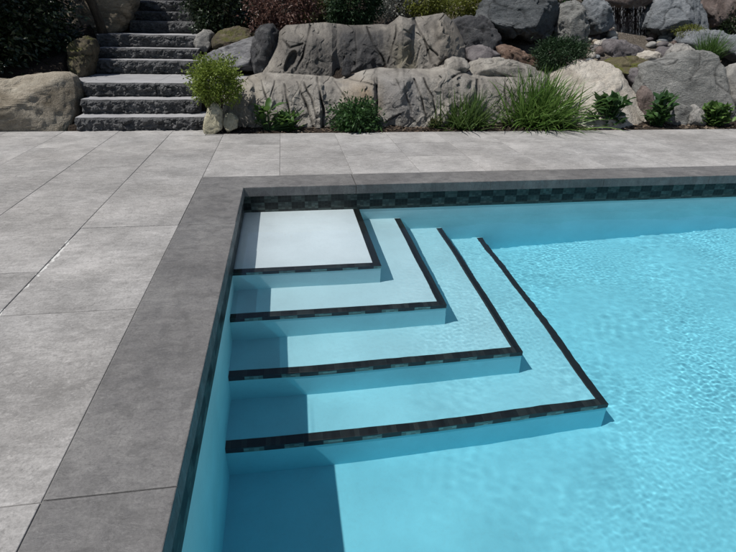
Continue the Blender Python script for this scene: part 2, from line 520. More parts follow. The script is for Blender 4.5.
n2 = len(gy)
F = [[i * n2 + j, (i + 1) * n2 + j, (i + 1) * n2 + j + 1, i * n2 + j + 1] for i in range(len(gx) - 1) for j in range(n2 - 1)]
tt = NT('garden_soil')
gp = tt.pos()
gn = tt.noise(gp, 45, 6, .7)
gv = tt.n('ShaderNodeTexVoronoi', {'Vector': gp, 'Scale': 38.0})
cs = tt.ramp(gn, [(.3, (.010, .007, .005)), (.6, (.035, .025, .018)), (.8, (.09, .07, .05))])
cg = tt.mix(.5, tt.ramp(gn, [(.3, (.05, .042, .034)), (.7, (.20, .17, .135))]), tt.ramp(tt.sep(gv.outputs['Color'])[0], [(0.0, (.04, .032, .026)), (.6, (.13, .11, .09)), (1.0, (.28, .25, .21))]))
f = tt.ramp(tt.math('MULTIPLY', tt.math('ADD', tt.sep(gp)[1], tt.math('MULTIPLY', tt.noise(gp, 2, 4), 1.2)), .1), [(.78, 0.0), (.86, .8)])
f = tt.math('MULTIPLY', f, tt.n('ShaderNodeMapRange', {0: tt.sep(gp)[0], 1: 1.6, 2: 2.6}).outputs[0])
SOIL = tt.done(tt.pbsdf(tt.mix(f, cs, cg), .95, tt.bump(tt.math('ADD', gn, gv.outputs['Distance']), .9, .02)))
tag(mesh('garden_slope', V, F, SOIL, loc=(0, 6.2, 0)), kind='structure')

# ------------------------------------------------------------------ rocks
_icos = {}
def ico(k):
    if k not in _icos:
        import bmesh
        bm = bmesh.new(); bmesh.ops.create_icosphere(bm, subdivisions=k, radius=1)
        _icos[k] = (np.array([v.co[:] for v in bm.verts]), [[v.index for v in f.verts] for f in bm.faces]); bm.free()
    return _icos[k]


def fbm(P, s, oct=4, seed=0.0):
    return np.array([noise.fractal(Vector((p[0] * s + seed, p[1] * s + seed * .7, p[2] * s - seed)), .9, 2.1, oct) for p in P])


def ridge(P, s, seed=0.0):
    return np.array([1 - min(1, abs(noise.noise(Vector((p[0] * s + seed, p[1] * s - seed, p[2] * s + .3 * seed)))) * 3.2) for p in P])


def rock(poly, mat, label, Y=None, dy=None, seed=1, facets=7, amp=.05, sub=5, boxy=.55, crack=.03, cat='boulder', name='boulder', parent=None, group=None, fine=.02, chip=.045, cuts=(), lean=.25):
    us = [p[0] for p in poly]; vs = [p[1] for p in poly]
    if Y is None: Y = ter_hit((min(us) + max(us)) / 2, max(vs) - 2)
    A = at((min(us) + max(us)) / 2, (min(vs) + max(vs)) / 2, Y)
    pts = np.array([at(u, v, Y) for u, v in poly])
    cx, cz = (pts[:, 0].min() + pts[:, 0].max()) / 2, (pts[:, 2].min() + pts[:, 2].max()) / 2
    wx_, hz = (pts[:, 0].max() - pts[:, 0].min()) / 2, (pts[:, 2].max() - pts[:, 2].min()) / 2
    if dy is None: dy = .75 * max(min(wx_, hz) * 1.1, .6 * max(wx_, hz))
    size = (wx_ + hz) / 2
    N, F = ico(sub)
    q = pts[:, [0, 2]] - (cx, cz)
    # polar silhouette
    th = np.arctan2(N[:, 2], N[:, 0]); D = np.stack([np.cos(th), np.sin(th)], -1)
    R = np.zeros(len(N))
    m = len(q)
    for i in range(m):
        a, c = q[i], q[(i + 1) % m]
        e = c - a
        den = D[:, 0] * e[1] - D[:, 1] * e[0]
        den = np.where(np.abs(den) < 1e-9, 1e-9, den)
        tt_ = (a[0] * e[1] - a[1] * e[0]) / den
        ss = (a[0] * D[:, 1] - a[1] * D[:, 0]) / den
        ok = (tt_ > 0) & (ss >= -1e-6) & (ss <= 1 + 1e-6)
        R = np.where(ok & (tt_ > R), tt_, R)
    R = np.where(R <= 0, size * .8, R)
    sxy = np.hypot(N[:, 0], N[:, 2])
    rr = R * sxy ** boxy
    P = np.stack([rr * np.cos(th), np.sign(N[:, 1]) * np.abs(N[:, 1]) ** .75 * dy, rr * np.sin(th)], -1)
    rg = np.random.default_rng(seed)
    rim = np.abs(N[:, 1]) < .16
    # broken planes, mostly on the front and the top
    for k in range(int(facets * 1.7)):
        n = np.array([rg.normal(0, .8), -abs(rg.normal(.7, .5)), rg.normal(.25, .7)]); n /= np.linalg.norm(n)
        n2_ = n / np.array([wx_, dy, hz]); n2_ /= np.linalg.norm(n2_)
        d = P @ n2_
        lim = max(d.max() * rg.uniform(.62, .92), d[rim].max() * .97)
        P -= np.clip(d - lim, 0, None)[:, None] * n2_ * .95
    for (n, fr) in cuts:
        n = np.array(n, float) / np.array([wx_, dy, hz]); n /= np.linalg.norm(n)
        d = P @ n
        lim = max(d.max() * fr, d[rim].max() * .9)
        P -= np.clip(d - lim, 0, None)[:, None] * n * .95
    P[:, 1] -= lean * P[:, 2] / hz * -1 * dy
    NN = P / np.maximum(np.linalg.norm(P, axis=1), 1e-6)[:, None]
    W = P + np.array([cx, Y, cz])
    disp = amp * size * fbm(W, 1.3 / size, 5, seed * 3.1) + fine * fbm(W, 7.0 / size ** .6, 4, seed * 1.7) * min(1, size * 3)
    vd = np.array([(lambda d_: d_[1] - d_[0])(noise.voronoi(Vector((p[0] * 1.9 / size + seed, p[1] * 1.9 / size, p[2] * 2.6 / size - seed)))[0]) for p in W + .16 * size * np.stack([fbm(W, 2.2 / size, 3, seed + 5.0)] * 3, -1)])
    disp -= min(.05, chip * size) * np.exp(-vd / .10)
    cellv = np.array([noise.cell(Vector((p[0] * 2.4 / size + .5 * p[2] / size + seed, p[1] * 2.0 / size, p[2] * 3.0 / size - .4 * p[0] / size))) for p in W + .3 * size * np.stack([fbm(W, 1.7 / size, 3, seed + 9.0)] * 3, -1)])
    disp += min(.04, chip * .9 * size) * (cellv - .5)
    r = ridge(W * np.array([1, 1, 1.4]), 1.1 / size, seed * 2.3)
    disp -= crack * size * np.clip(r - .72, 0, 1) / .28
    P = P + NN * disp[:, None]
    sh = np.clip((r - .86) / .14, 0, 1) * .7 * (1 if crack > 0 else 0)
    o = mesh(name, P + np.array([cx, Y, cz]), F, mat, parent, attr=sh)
    if parent is None: tag(o, label, cat, group)
    return o


TAN = rock_mat('tan_granite', (.15, .125, .09), (.34, .30, .24), (.52, .48, .40), 2.6, (1, 1, 1.8), spots=.3)
TANWALL = rock_mat('banded_tan_rock', (.10, .085, .06), (.26, .22, .165), (.42, .365, .29), 2.2, (.8, .8, 4.5), spots=.3)
MOSSY = rock_mat('brown_mossy_rock', (.05, .042, .03), (.13, .11, .075), (.24, .20, .14), 5, spots=.4, moss=(.10, .10, .03))
PALE = rock_mat('pale_granite', (.16, .155, .15), (.33, .32, .30), (.50, .48, .45), 5, spots=.55)
SLANT = rock_mat('grey_banded_rock', (.10, .10, .105), (.24, .24, .25), (.42, .42, .42), 3.5, (1, 1, 3), (0, .5, 0), .35)
DARK = rock_mat('dark_grey_rock', (.025, .026, .028), (.07, .07, .075), (.16, .16, .16), 4, spots=.4)
BLUE = rock_mat('blue_grey_boulder', (.055, .062, .068), (.125, .135, .142), (.23, .24, .245), 2.6, (1, 1, 2.2), (0, -.6, 0), .4, 1.0)
BLUEL = rock_mat('light_blue_grey_boulder', (.10, .11, .12), (.20, .215, .23), (.32, .335, .35), 3, (1, 1, 2), (0, .5, 0), .35)
GREY = rock_mat('grey_granite', (.18, .18, .172), (.33, .33, .315), (.47, .465, .445), 3.5, (1, 1, 2.2), (0, -.6, 0), .55, 1.0)
WHITE = rock_mat('cream_granite', (.32, .28, .235), (.52, .48, .42), (.64, .60, .54), 2.6, spots=.35)
CREAM = rock_mat('yellow_limestone', (.38, .34, .23), (.60, .56, .41), (.72, .69, .55), 6, spots=.2)
PINK = rock_mat('pinkish_brown_rock', (.08, .06, .055), (.19, .15, .135), (.30, .25, .23), 4, spots=.4)
PURPLE = rock_mat('purple_grey_rock', (.085, .075, .08), (.18, .165, .17), (.29, .27, .27), 5, spots=.35)
RUST = rock_mat('rusty_red_rock', (.09, .055, .04), (.22, .15, .115), (.34, .26, .21), 5, spots=.35)
WET = rock_mat('wet_reddish_rock', (.022, .015, .014), (.075, .05, .045), (.15, .11, .10), 6, (1, 1, .35), spots=.4, rough=.4)
MOSS2 = rock_mat('moss_covered_rock', (.06, .05, .03), (.14, .12, .07), (.24, .21, .13), 6, spots=.4, moss=(.12, .13, .03))

rock([(-60, 92), (-30, 82), (0, 80), (20, 76), (45, 73.5), (64, 73), (72, 77), (77, 90), (80, 112), (78, 128), (60, 134), (0, 136), (-50, 134), (-75, 120)], TAN,
     'large rounded tan boulder on the paving left of the stone stairs', 6.85, .55, 11, 4, .02, 6, .55, crack=0, chip=.012, lean=.15, cuts=(((-.05, -.8, .6), .5), ((.05, -1, -.2), .7), ((.7, -.8, .1), .6)))
rock([(70, 46), (75, 39), (84, 36), (92, 38), (96, 46), (95, 62), (92, 78), (76, 80), (68, 62)], MOSSY,
     'small brown mossy boulder left of the middle flight of stairs', 7.9, .3, 12, 5, .06)
rock([(70, 12), (72, -26), (100, -34), (138, -30), (137, 5), (132, 22), (126, 32), (100, 40), (78, 36)], TANWALL,
     'big layered tan rock behind a leaning trunk left of the top stairs', 9.5, .55, 13, 6, .05, 5, .35, .05)
rock([(193, 44), (197, 34), (203, 29.5), (210, 29), (214, 34), (213, 46), (206, 54), (197, 52)], PALE,
     'small pale speckled rock beside the upper stairs on their right', 8.75, .2, 14, 6, .05, 4)
rock([(211, 40), (216, 33), (224, 28.5), (237, 26), (250, 29), (256, 38), (240, 44), (222, 49), (213, 48)], MOSSY,
     'brown lichen covered rock resting above the slanting grey rock', 8.7, .3, 15, 6, .05, 5)
rock([(197, 66), (201, 58), (212, 51), (228, 45), (245, 39), (255, 36), (259, 50), (258, 70), (230, 73), (200, 72)], SLANT,
     'slanting pale grey rock behind the round clipped shrub', 8.25, .36, 16, 3, .04, 5, .6, .05, chip=.02, cuts=(((-.15, -.7, .7), .5),))
rock([(250, 52), (255, 32), (261, 24), (272, 23), (279, 31), (281, 52), (276, 74), (254, 74)], DARK,
     'dark upright rock wedged left of the upper waterfall rock', 8.0, .28, 17, 6, .05, 5)
rock([(203, 128), (205, 114), (210, 104), (214, 102), (219, 106), (223, 112), (223, 128), (215, 134), (206, 134)], CREAM,
     'small upright cream stone at the foot of the clipped shrub', 6.30, .10, 18, 5, .05, 4, lean=.6)
rock([(222, 124), (224, 114), (232, 113), (239, 119), (238, 128), (228, 132)], CREAM,
     'little cream stone right of the clipped shrub trunk', 6.33, .08, 19, 5, .05, 4, lean=.6)
rock([(450, 26), (456, 18), (470, 14.5), (486, 15), (494, 22), (500, 42), (503, 60), (486, 62), (464, 58), (452, 44)], DARK,
     'dark jagged rock right of the upper waterfall rock', 8.1, .35, 20, 9, .07, 5, .5, .06)
rock([(466, 58), (468, 48), (482, 44), (496, 50), (503, 60), (488, 66), (470, 66)], PURPLE,
     'low grey rock lying under the dark jagged rock', 7.7, .25, 21, 7, .06, 4)
rock([(474, 24), (480, 10), (494, -12), (520, -24), (546, -16), (557, 0), (558, 16), (549, 32), (536, 47), (522, 43), (508, 36), (500, 40), (490, 34)], BLUE,
     'huge blue grey boulder at the top behind the grass clump', 8.7, .6, 22, 3, .05, 6, .55, .04, chip=.04, cuts=(((-.2, -.85, .5), .55), ((.7, -.7, -.1), .6), ((.1, -.5, -.8), .6)))
rock([(498, 46), (508, 44), (520, 50), (534, 56), (548, 62), (546, 70), (520, 72), (500, 68)], RUST,
     'flat rusty rock under the huge blue grey boulder', 7.75, .3, 23, 7, .05, 5)
rock([(553, 28), (557, 13), (563, 3), (572, -1), (580, 1), (584, 10), (585, 28), (584, 48), (566, 52), (553, 46)], GREY,
     'tall speckled grey boulder behind the low juniper', 8.6, .3, 24, 5, .05, 5, .5, .05)
rock([(582, 20), (584, 6), (590, -3), (598, -5), (606, 2), (612, 12), (612, 24), (602, 32), (588, 35)], BLUEL,
     'smooth oval blue grey boulder left of the trickling waterfall', 8.9, .28, 25, 3, .03, 5)
rock([(598, 2), (604, -8), (626, -13), (650, -10), (653, 0), (645, 6), (630, 9), (612, 8)], PINK,
     'overhanging ledge rock on top of the trickling waterfall', 9.3, .35, 26, 5, .05, 4)
rock([(600, 30), (602, 4), (625, -2), (648, 4), (650, 34), (636, 52), (612, 50)], WET,
     'dark wet rock face behind the falling water', 9.55, .3, 27, 6, .06, 5, .4, .06)
rock([(643, 28), (647, 18), (656, 5), (668, -8), (690, -14), (700, -2), (704, 14), (701, 30), (684, 36), (660, 38)], BLUEL,
     'large angular blue grey boulder right of the trickling waterfall', 9.0, .45, 28, 4, .04, 6, .55, .05, chip=.02, cuts=(((-.3, -.75, .55), .5), ((.55, -.8, .25), .55), ((0, -.6, -.8), .7)))
rock([(698, 6), (706, -10), (724, -16), (742, -10), (748, 8), (740, 22), (726, 22), (716, 28), (703, 28)], PINK,
     'rough pinkish brown boulder at the top right', 9.3, .4, 29, 9, .08, 5, .5, .06)
rock([(602, 54), (604, 43), (613, 38.5), (628, 41), (641, 47), (640, 56), (624, 62), (606, 62)], PURPLE,
     'purple grey rock below the trickling waterfall', 8.15, .25, 30, 7, .05, 5)
rock([(608, 62), (620, 57), (640, 57), (654, 61), (652, 72), (632, 78), (612, 74)], MOSS2,
     'moss covered rock between the cream boulder and the waterfall', 7.55, .3, 31, 6, .06, 5)
rock([(637, 60), (641, 53), (650, 50), (659, 52), (663, 58), (656, 66), (643, 67)], WHITE,
     'small pale rock left of the leaning off white rock', 7.75, .15, 32, 6, .06, 4)
rock([(657, 52), (664, 46), (676, 47), (680, 54), (670, 60), (660, 60)], PURPLE,
     'small purple grey rock among the cobbles below the waterfall', 7.9, .15, 37, 6, .06, 4)
rock([(664, 62), (672, 50), (682, 43), (690, 45), (696, 52), (692, 60), (680, 66), (668, 68)], PALE,
     'leaning off white rock above the big grey boulder', 7.6, .2, 33, 7, .08, 5, .5, .06)
rock([(678, 42), (688, 31), (708, 28.5), (728, 31), (738, 42), (732, 56), (706, 58), (684, 52)], BLUEL,
     'flat topped blue grey rock behind the fine grass tuft', 8.3, .35, 34, 5, .04, 5)
rock([(726, 52), (731, 37), (745, 34), (756, 42), (756, 62), (732, 62)], BLUEL,
     'blue grey rock cut by the right edge above the white boulder', 7.7, .25, 35, 6, .05, 4)
rock([(628, 76), (634, 68), (648, 67), (655, 76), (650, 92), (634, 94)], PURPLE,
     'dark purple rock in the gap between the cream and the grey boulder', 7.25, .2, 36, 6, .05, 4)
rock([(636, 94), (641, 79), (650, 65), (664, 61), (680, 57), (694, 51), (708, 50), (719, 53), (724, 62), (728, 88), (727, 110), (714, 122), (690, 130), (660, 128), (642, 116)], GREY,
     'big flat faced grey boulder at the right behind leafy plants', 7.0, .42, 38, 2, .03, 6, .5, .02, chip=.022, lean=.4, cuts=(((.05, -1, .22), .5), ((-.6, -.8, .3), .6)))
rock([(553, 90), (560, 76), (575, 67), (590, 62), (608, 62), (620, 65), (626, 72), (630, 86), (637, 100), (641, 120), (630, 130), (590, 134), (556, 132), (548, 112)], WHITE,
     'large rounded cream boulder right of the big grass clump', 6.95, .5, 39, 2, .025, 6, .75, .0, chip=.01, lean=.75, cuts=(((-.1, -.8, .6), .5), ((.6, -.8, .1), .6)))
rock([(722, 98), (727, 78), (738, 66), (756, 60), (776, 66), (782, 110), (756, 128), (732, 124)], PALE,
     'off white boulder cut by the right edge of the view', 6.95, .35, 40, 4, .04, 5, .7, .03, chip=.02, cuts=(((-.4, -.6, .6), .65),))
rock([(662, 122), (667, 110), (682, 103), (694, 107), (692, 120), (682, 129), (668, 130)], GREY,
     'small cracked grey rock at the foot of the big grey boulder', 6.55, .14, 41, 7, .06, 4)
rock([(684, 126), (689, 110), (697, 104), (704, 112), (702, 126), (694, 130)], PALE,
     'small pointed grey rock between two leafy plants', 6.5, .12, 42, 6, .06, 4)
rock([(637, 112), (640, 92), (646, 84), (652, 94), (652, 116), (644, 126)], PINK,
     'small brown rock between the cream boulder and a leafy plant', 6.75, .12, 43, 6, .06, 4)

# cobbles: a few shapes, copied
cob_mats = [PALE, WHITE, PINK, TAN, PURPLE, BLUEL]
protos = []
for k in range(6):
    rg = np.random.default_rng(100 + k)
    N, F = ico(3)
    P = N * rg.uniform(.75, 1.25, 3) * np.array([1.1, 1, .75])
    P = P * (1 + .14 * fbm(N, 1.2, 3, 9.7 * k))[:, None]
    me_o = mesh('cobble', P, F, cob_mats[k], loc=(0, 0, 0))
    protos.append(me_o)
rc = random.Random(8)
spots = []
def scatter(n, u0, u1, v0, v1, r0, r1):
    for _ in range(n): spots.append((rc.uniform(u0, u1), rc.uniform(v0, v1), rc.uniform(r0, r1)))
scatter(26, 572, 614, 27, 44, .05, .10)
scatter(12, 590, 606, 40, 60, .05, .09)
scatter(44, 646, 690, 24, 48, .04, .095)
scatter(8, 578, 600, 62, 70, .05, .085)
scatter(10, 528, 556, 60, 68, .04, .08)
scatter(5, 640, 662, 62, 70, .04, .07)
used = set()
for i, (u, v, r) in enumerate(spots):
    k = i % 6
    o = protos[k]
    if k in used:
        o = o.copy(); COL.objects.link(o)
    used.add(k)
    Yh = ter_hit(u, v)
    p = at(u, v, Yh)
    o.location = (p[0], Yh, zter(p[0], Yh) + r * .3)
    o.scale = (r, r, r)
    o.rotation_euler = (rc.uniform(-.3, .3), rc.uniform(-.3, .3), rc.uniform(0, 6.28))
    tag(o, 'small rounded cobble in the scatter of stones around the trickling waterfall', 'stone', 'cobbles scattered on the slope')

# ------------------------------------------------------------------ sculpted waterfall rocks
def poly_y(pts, u): return np.interp(u, [p[0] for p in pts], [p[1] for p in pts])


def seg_dist(U, Vv, a, c):
    ax, ay = a; bx, by = c
    dx_, dy_ = bx - ax, by - ay
    t = np.clip(((U - ax) * dx_ + (Vv - ay) * dy_) / (dx_ * dx_ + dy_ * dy_ + 1e-9), 0, 1)
    return np.hypot(U - ax - t * dx_, Vv - ay - t * dy_), t


def sculpt(name, label, mat, u0, u1, bot, lip, top, Yb, Ylip, Ytop, yoff, grooves, seed, nu=760, nf=96, ntop=34, folds=.03, shadow_dents=()):
    us = np.linspace(u0, u1, nu)
    rows = []
    for j in range(nf):
        t = j / (nf - 1)
        v = poly_y(bot, us) * (1 - t) + poly_y(lip, us) * t
        lean = (Ylip - Yb) * (.55 * t + .45 * t ** 5)
        rows.append((v, Yb + lean + 0 * us))
    for j in range(1, ntop):
        t = j / (ntop - 1)
        v = poly_y(lip, us) * (1 - t) + poly_y(top, us) * t
        rows.append((v, Ylip + (Ytop - Ylip) * t + 0 * us))
    U = np.tile(us, (len(rows), 1)); Vv = np.array([r[0] for r in rows]); YY = np.array([r[1] for r in rows])
    YY = YY + poly_y(yoff, us)[None, :]
    taper = np.clip(np.minimum((us - u0), (u1 - us)) / 14, 0, 1)
    YY = YY + (.35 * (1 - np.sqrt(1 - (1 - taper) ** 2)))[None, :]
    sh = np.zeros_like(U)
    rgs = np.random.default_rng(int(seed * 10))
    K = int((u1 - u0) / 13) * 2
    ku = rgs.uniform(u0, u1, K); kv = rgs.uniform(top[1][1] - 8, bot[0][1], K)
    ta, tb, to = rgs.normal(0, .0024, K), rgs.normal(.0010, .0018, K), rgs.normal(0, .007, K)
    wu = U + 2.2 * np.sin(Vv * .19 + U * .05) + 1.2 * np.sin(Vv * .47 + U * .21)
    wv = Vv + 2.0 * np.sin(U * .17) + .9 * np.sin(U * .53 + Vv * .2)
    DD = np.hypot((wu[..., None] - ku), (wv[..., None] - kv) * .62)
    od = np.sort(DD, -1)
    wgt = np.exp(-((DD - od[..., :1]) / 1.1) ** 1.0); wgt /= wgt.sum(-1, keepdims=True)
    plane = ta * (U[..., None] - ku) + tb * (Vv[..., None] - kv) + to
    YY = YY + (wgt * plane).sum(-1)
    K2 = K * 7
    k2u = rgs.uniform(u0, u1, K2); k2v = rgs.uniform(top[1][1] - 8, bot[0][1], K2); off2 = rgs.normal(0, .0036, K2)
    t2a, t2b = rgs.normal(0, .0009, K2), rgs.normal(0, .0009, K2)
    for r0 in range(0, U.shape[0], 12):
        a_, b_ = wu[r0:r0 + 12] + 1.3 * np.sin(wv[r0:r0 + 12] * .8), wv[r0:r0 + 12] + .8 * np.sin(wu[r0:r0 + 12] * .9)
        D2 = np.hypot(a_[..., None] - k2u, (b_[..., None] - k2v) * .8)
        i2 = D2.argmin(-1)
        YY[r0:r0 + 12] += off2[i2] + t2a[i2] * (a_ - k2u[i2]) + t2b[i2] * (b_ - k2v[i2])
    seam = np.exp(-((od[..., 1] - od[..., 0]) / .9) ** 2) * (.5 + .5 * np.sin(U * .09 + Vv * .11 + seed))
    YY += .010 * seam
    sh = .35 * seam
    for (line, wid, dep) in grooves:
        D = np.full(U.shape, 1e9)
        wob = 1.1 * np.sin(Vv * .13 + line[0][0]) + .5 * np.sin(Vv * .31 + line[0][0] * 2)
        for a, c in zip(line[:-1], line[1:]):
            d, _ = seg_dist(U + wob * .6, Vv, a, c)
            D = np.minimum(D, d)
        brk = .55 + .45 * np.sin(Vv * .21 + line[0][0] * 3)
        g = np.exp(-(D / (wid * .62)) ** 2) * (.35 + .65 * brk)
        YY += dep * .62 * g
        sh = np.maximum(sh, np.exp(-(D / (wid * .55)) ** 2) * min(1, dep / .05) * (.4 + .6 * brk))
        # a raised shoulder on one side of each crack
        sd = np.sign((U - line[0][0]) * (line[-1][1] - line[0][1]) - (Vv - line[0][1]) * (line[-1][0] - line[0][0]))
        sD = np.clip(sd * D, 0, None) / wid
        YY -= dep * .32 * (1 - np.exp(-(sD / .9) ** 2)) * np.exp(-(sD / 5) ** 1.5)
    for (cu, cv, ru, rv, dep) in shadow_dents:
        q = (np.abs(U - cu + (Vv - cv) * .25) / ru) ** 2.6 + (np.abs(Vv - cv + 1.5 * np.sin(U * .5)) / rv) ** 2.2 + .35 * np.sin(U * .45 + Vv * .3)
        g = np.clip(1.25 - q, 0, 1); g = g * g * (3 - 2 * g)
        YY += dep * g
        sh = np.maximum(sh, g * .55)  # dent darkened in the colour, standing in for a shadow on the face
    P = np.array([at(u, v, y) for u, v, y in zip(U.ravel(), Vv.ravel(), YY.ravel())])
    W = P * np.array([2.6, 2.0, .8])                      # folds run down the face
    dd = folds * .8 * fbm(W, 1.1, 2, seed) + folds * .20 * fbm(P, 6, 4, seed + 4) + .0045 * fbm(P, 24, 3, seed + 8)
    P[:, 1] += dd
    P[:, 2] += .3 * dd
    nr = len(rows)
    # drop behind the top and close down to the ground
    last = P[-nu:]
    back = last + np.array([0, .25, -.35]); back2 = last + np.array([0, .35, -1.2])
    P = np.concatenate([P, back, back2]); sh = np.concatenate([sh.ravel(), np.zeros(2 * nu)])
    F = [[r * nu + i, r * nu + i + 1, (r + 1) * nu + i + 1, (r + 1) * nu + i] for r in range(nr + 1) for i in range(nu - 1)]
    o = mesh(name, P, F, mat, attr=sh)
    return tag(o, label, 'rock')


def sculpt_mat(name, dark, mid, light, stains):
    t = NT(name)
    p = t.pos()
    run = t.noise(t.map(p, (5.5, 2, .55)), 1.4, 6, .6, .3)
    blot = t.noise(p, 2.6, 6, .6)
    fine = t.noise(p, 55, 5, .75)
    c = t.ramp(t.math('ADD', t.math('MULTIPLY', run, .6), t.math('MULTIPLY', blot, .4)), [(.34, dark), (.48, mid), (.62, light)])
    for (x0, x1, z0, z1, col, k) in stains:
        s = t.sep(t.n('ShaderNodeVectorMath', {0: p, 1: (0, 0, 0)}, operation='ADD').outputs[0])
        wob = t.math('MULTIPLY', t.math('SUBTRACT', run, .5), .5)
        xx = t.math('ADD', s[0], wob)
        fx = t.math('MULTIPLY', t.n('ShaderNodeMapRange', {0: xx, 1: x0 - .12, 2: x0 + .12}).outputs[0], t.n('ShaderNodeMapRange', {0: xx, 1: x1 + .12, 2: x1 - .12}).outputs[0])
        fz = t.math('MULTIPLY', t.n('ShaderNodeMapRange', {0: s[2], 1: z0 - .08, 2: z0 + .08}).outputs[0], t.n('ShaderNodeMapRange', {0: s[2], 1: z1 + .08, 2: z1 - .08}).outputs[0])
        c = t.mix(t.math('MULTIPLY', t.math('MULTIPLY', fx, fz), k), c, col)
    c = t.mix(t.math('MULTIPLY', t.ramp(fine, [(.3, 1.0), (.48, 0.0)]), .5), c, tuple(x * .45 for x in dark))
    grn = t.noise(p, 16, 7, .72, .5)
    c = t.mix(t.math('MULTIPLY', t.ramp(grn, [(.32, 1.0), (.46, 0.0)]), .5), c, tuple(x * .6 for x in dark))
    c = t.mix(t.math('MULTIPLY', t.ramp(fine, [(.58, 0.0), (.72, 1.0)]), .45), c, tuple(min(.7, x * 1.5) for x in light))
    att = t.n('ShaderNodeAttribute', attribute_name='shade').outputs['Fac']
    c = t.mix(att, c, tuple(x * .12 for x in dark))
    h = t.math('ADD', t.math('MULTIPLY', run, .6), t.math('ADD', t.math('MULTIPLY', t.noise(p, 14, 8, .7), 1.1), t.math('MULTIPLY', fine, .5)))
    return t.done(t.pbsdf(c, .88, t.bump(h, .75, .032), .25))


def wx_at(u, Y): return float(at(u, 60, Y)[0])
LOWM = sculpt_mat('lower_sculpted_rock', (.155, .144, .13), (.255, .238, .213), (.355, .334, .30),
                  [(wx_at(352, 6.5), wx_at(376, 6.5), .1, .5, (.27, .19, .11), .6),
                   (wx_at(215, 6.5), wx_at(258, 6.5), -.1, .6, (.30, .27, .22), .6),
                   (wx_at(385, 6.5), wx_at(425, 6.5), .1, .6, (.17, .17, .18), .5)])
UPM = sculpt_mat('upper_sculpted_rock', (.105, .097, .088), (.19, .176, .158), (.29, .268, .236),
                 [(wx_at(336, 7.6), wx_at(388, 7.6), .3, 1.12, (.045, .046, .05), .9),
                  (wx_at(282, 7.6), wx_at(340, 7.6), .3, 1.0, (.085, .08, .076), .65),
                  (wx_at(393, 7.6), wx_at(412, 7.6), .4, .95, (.17, .15, .09), .6),
                  (wx_at(434, 7.6), wx_at(466, 7.6), .4, 1.2, (.26, .225, .185), .6)])
sculpt('waterfall_rock', 'long low sculpted rock with vertical cracks behind the front plants', LOWM, 207, 548,
       [(207, 134), (240, 136), (400, 133), (548, 131)],
       [(207, 128), (214, 112), (222, 99), (235, 91), (250, 87), (300, 84), (345, 87), (358, 83), (375, 78), (430, 78), (447, 72), (470, 80), (500, 78), (548, 78)],
       [(207, 120), (214, 104), (222, 92), (235, 83), (248, 76), (262, 72), (300, 74), (345, 77), (362, 70), (380, 68), (430, 69), (448, 64), (470, 70), (500, 70), (548, 70)],
       6.42, 6.76, 7.35,
       [(207, .1), (240, .02), (285, .0), (300, .05), (320, -.02), (324, .06), (350, .05), (374, .0), (378, .08), (400, -.02), (430, .0), (452, .05), (476, -.02), (480, .12), (548, .12)],
       [([(262, 80), (263, 90), (267, 100)], 1.3, .05), ([(275, 80), (270, 97)], 1.2, .05), ([(284, 84), (288, 100), (291, 131)], 1.6, .06),
        ([(297, 82), (304, 98), (310, 116), (314, 132)], 1.8, .07), ([(304, 82), (312, 100), (316, 118)], 1.4, .05),
        ([(318, 77), (320, 95), (323, 112), (324, 134)], 1.7, .12), ([(335, 82), (344, 94), (350, 104)], 1.2, .045),
        ([(376, 86), (377, 102), (377, 117)], 1.5, .11), ([(346, 78), (362, 82), (374, 86)], 1.3, .04), ([(395, 78), (400, 90)], 1.0, .03),
        ([(414, 80), (421, 98), (427, 116)], 1.4, .06), ([(404, 82), (408, 100), (412, 112)], 1.4, .035), ([(424, 78), (433, 98), (436, 118)], 1.4, .06),
        ([(386, 122), (400, 114)], 1.0, .04), ([(452, 78), (458, 74), (468, 72), (470, 66)], 1.5, .07), ([(477, 80), (476, 94), (474, 112)], 2.6, .16), ([(505, 76), (506, 110)], 1.5, .05)],
       21.3, folds=.035)
sculpt('waterfall_rock', 'tall grey sculpted rock wall with slanting cracks and a small hollow with painted-in shade', UPM, 258, 475,
       [(258, 82), (475, 80)],
       [(258, 74), (264, 64), (272, 54), (280, 42), (286, 36), (300, 36), (330, 34), (345, 32), (388, 30), (394, 26), (400, 22), (410, 25), (418, 24), (443, 20), (454, 29), (463, 42), (470, 58), (475, 70)],
       [(258, 70), (264, 58), (272, 44), (280, 31), (286, 25), (300, 24), (326, 22), (345, 25), (365, 25), (388, 24), (394, 20), (399, 15), (408, 18), (418, 17), (443, 12.5), (454, 22), (463, 36), (470, 52), (475, 66)],
       7.32, 7.74, 8.0,
       [(258, .25), (284, .0), (300, .02), (312, -.05), (332, .04), (337, .16), (386, .2), (394, .02), (402, -.05), (425, .03), (440, -.08), (458, .05), (475, .3)],
       [([(311, 26), (306, 45), (302, 56), (296, 70)], 1.7, .07), ([(367, 27), (373, 42), (381, 56), (386, 68)], 1.6, .06), ([(396, 24), (394, 42), (389, 64)], 1.5, .05),
        ([(414, 17), (421, 34), (428, 50), (432, 64)], 1.5, .06), ([(424, 40), (430, 48), (437, 56)], 1.4, .05), ([(403, 30), (411, 34), (411, 42), (405, 46)], 1.4, .035),
        ([(389, 36), (387, 42)], 1.2, .03), ([(440, 66), (447, 58)], 1.2, .04), ([(344, 57), (347, 70)], 1.3, .04), ([(282, 40), (290, 48), (302, 44)], 1.8, .05), ([(420, 46), (416, 66)], 1.3, .03), ([(356, 30), (355, 66)], 1.2, .03)],
       47.9, nu=520, nf=90, folds=.035, shadow_dents=((291, 61, 6.0, 10, .07),))
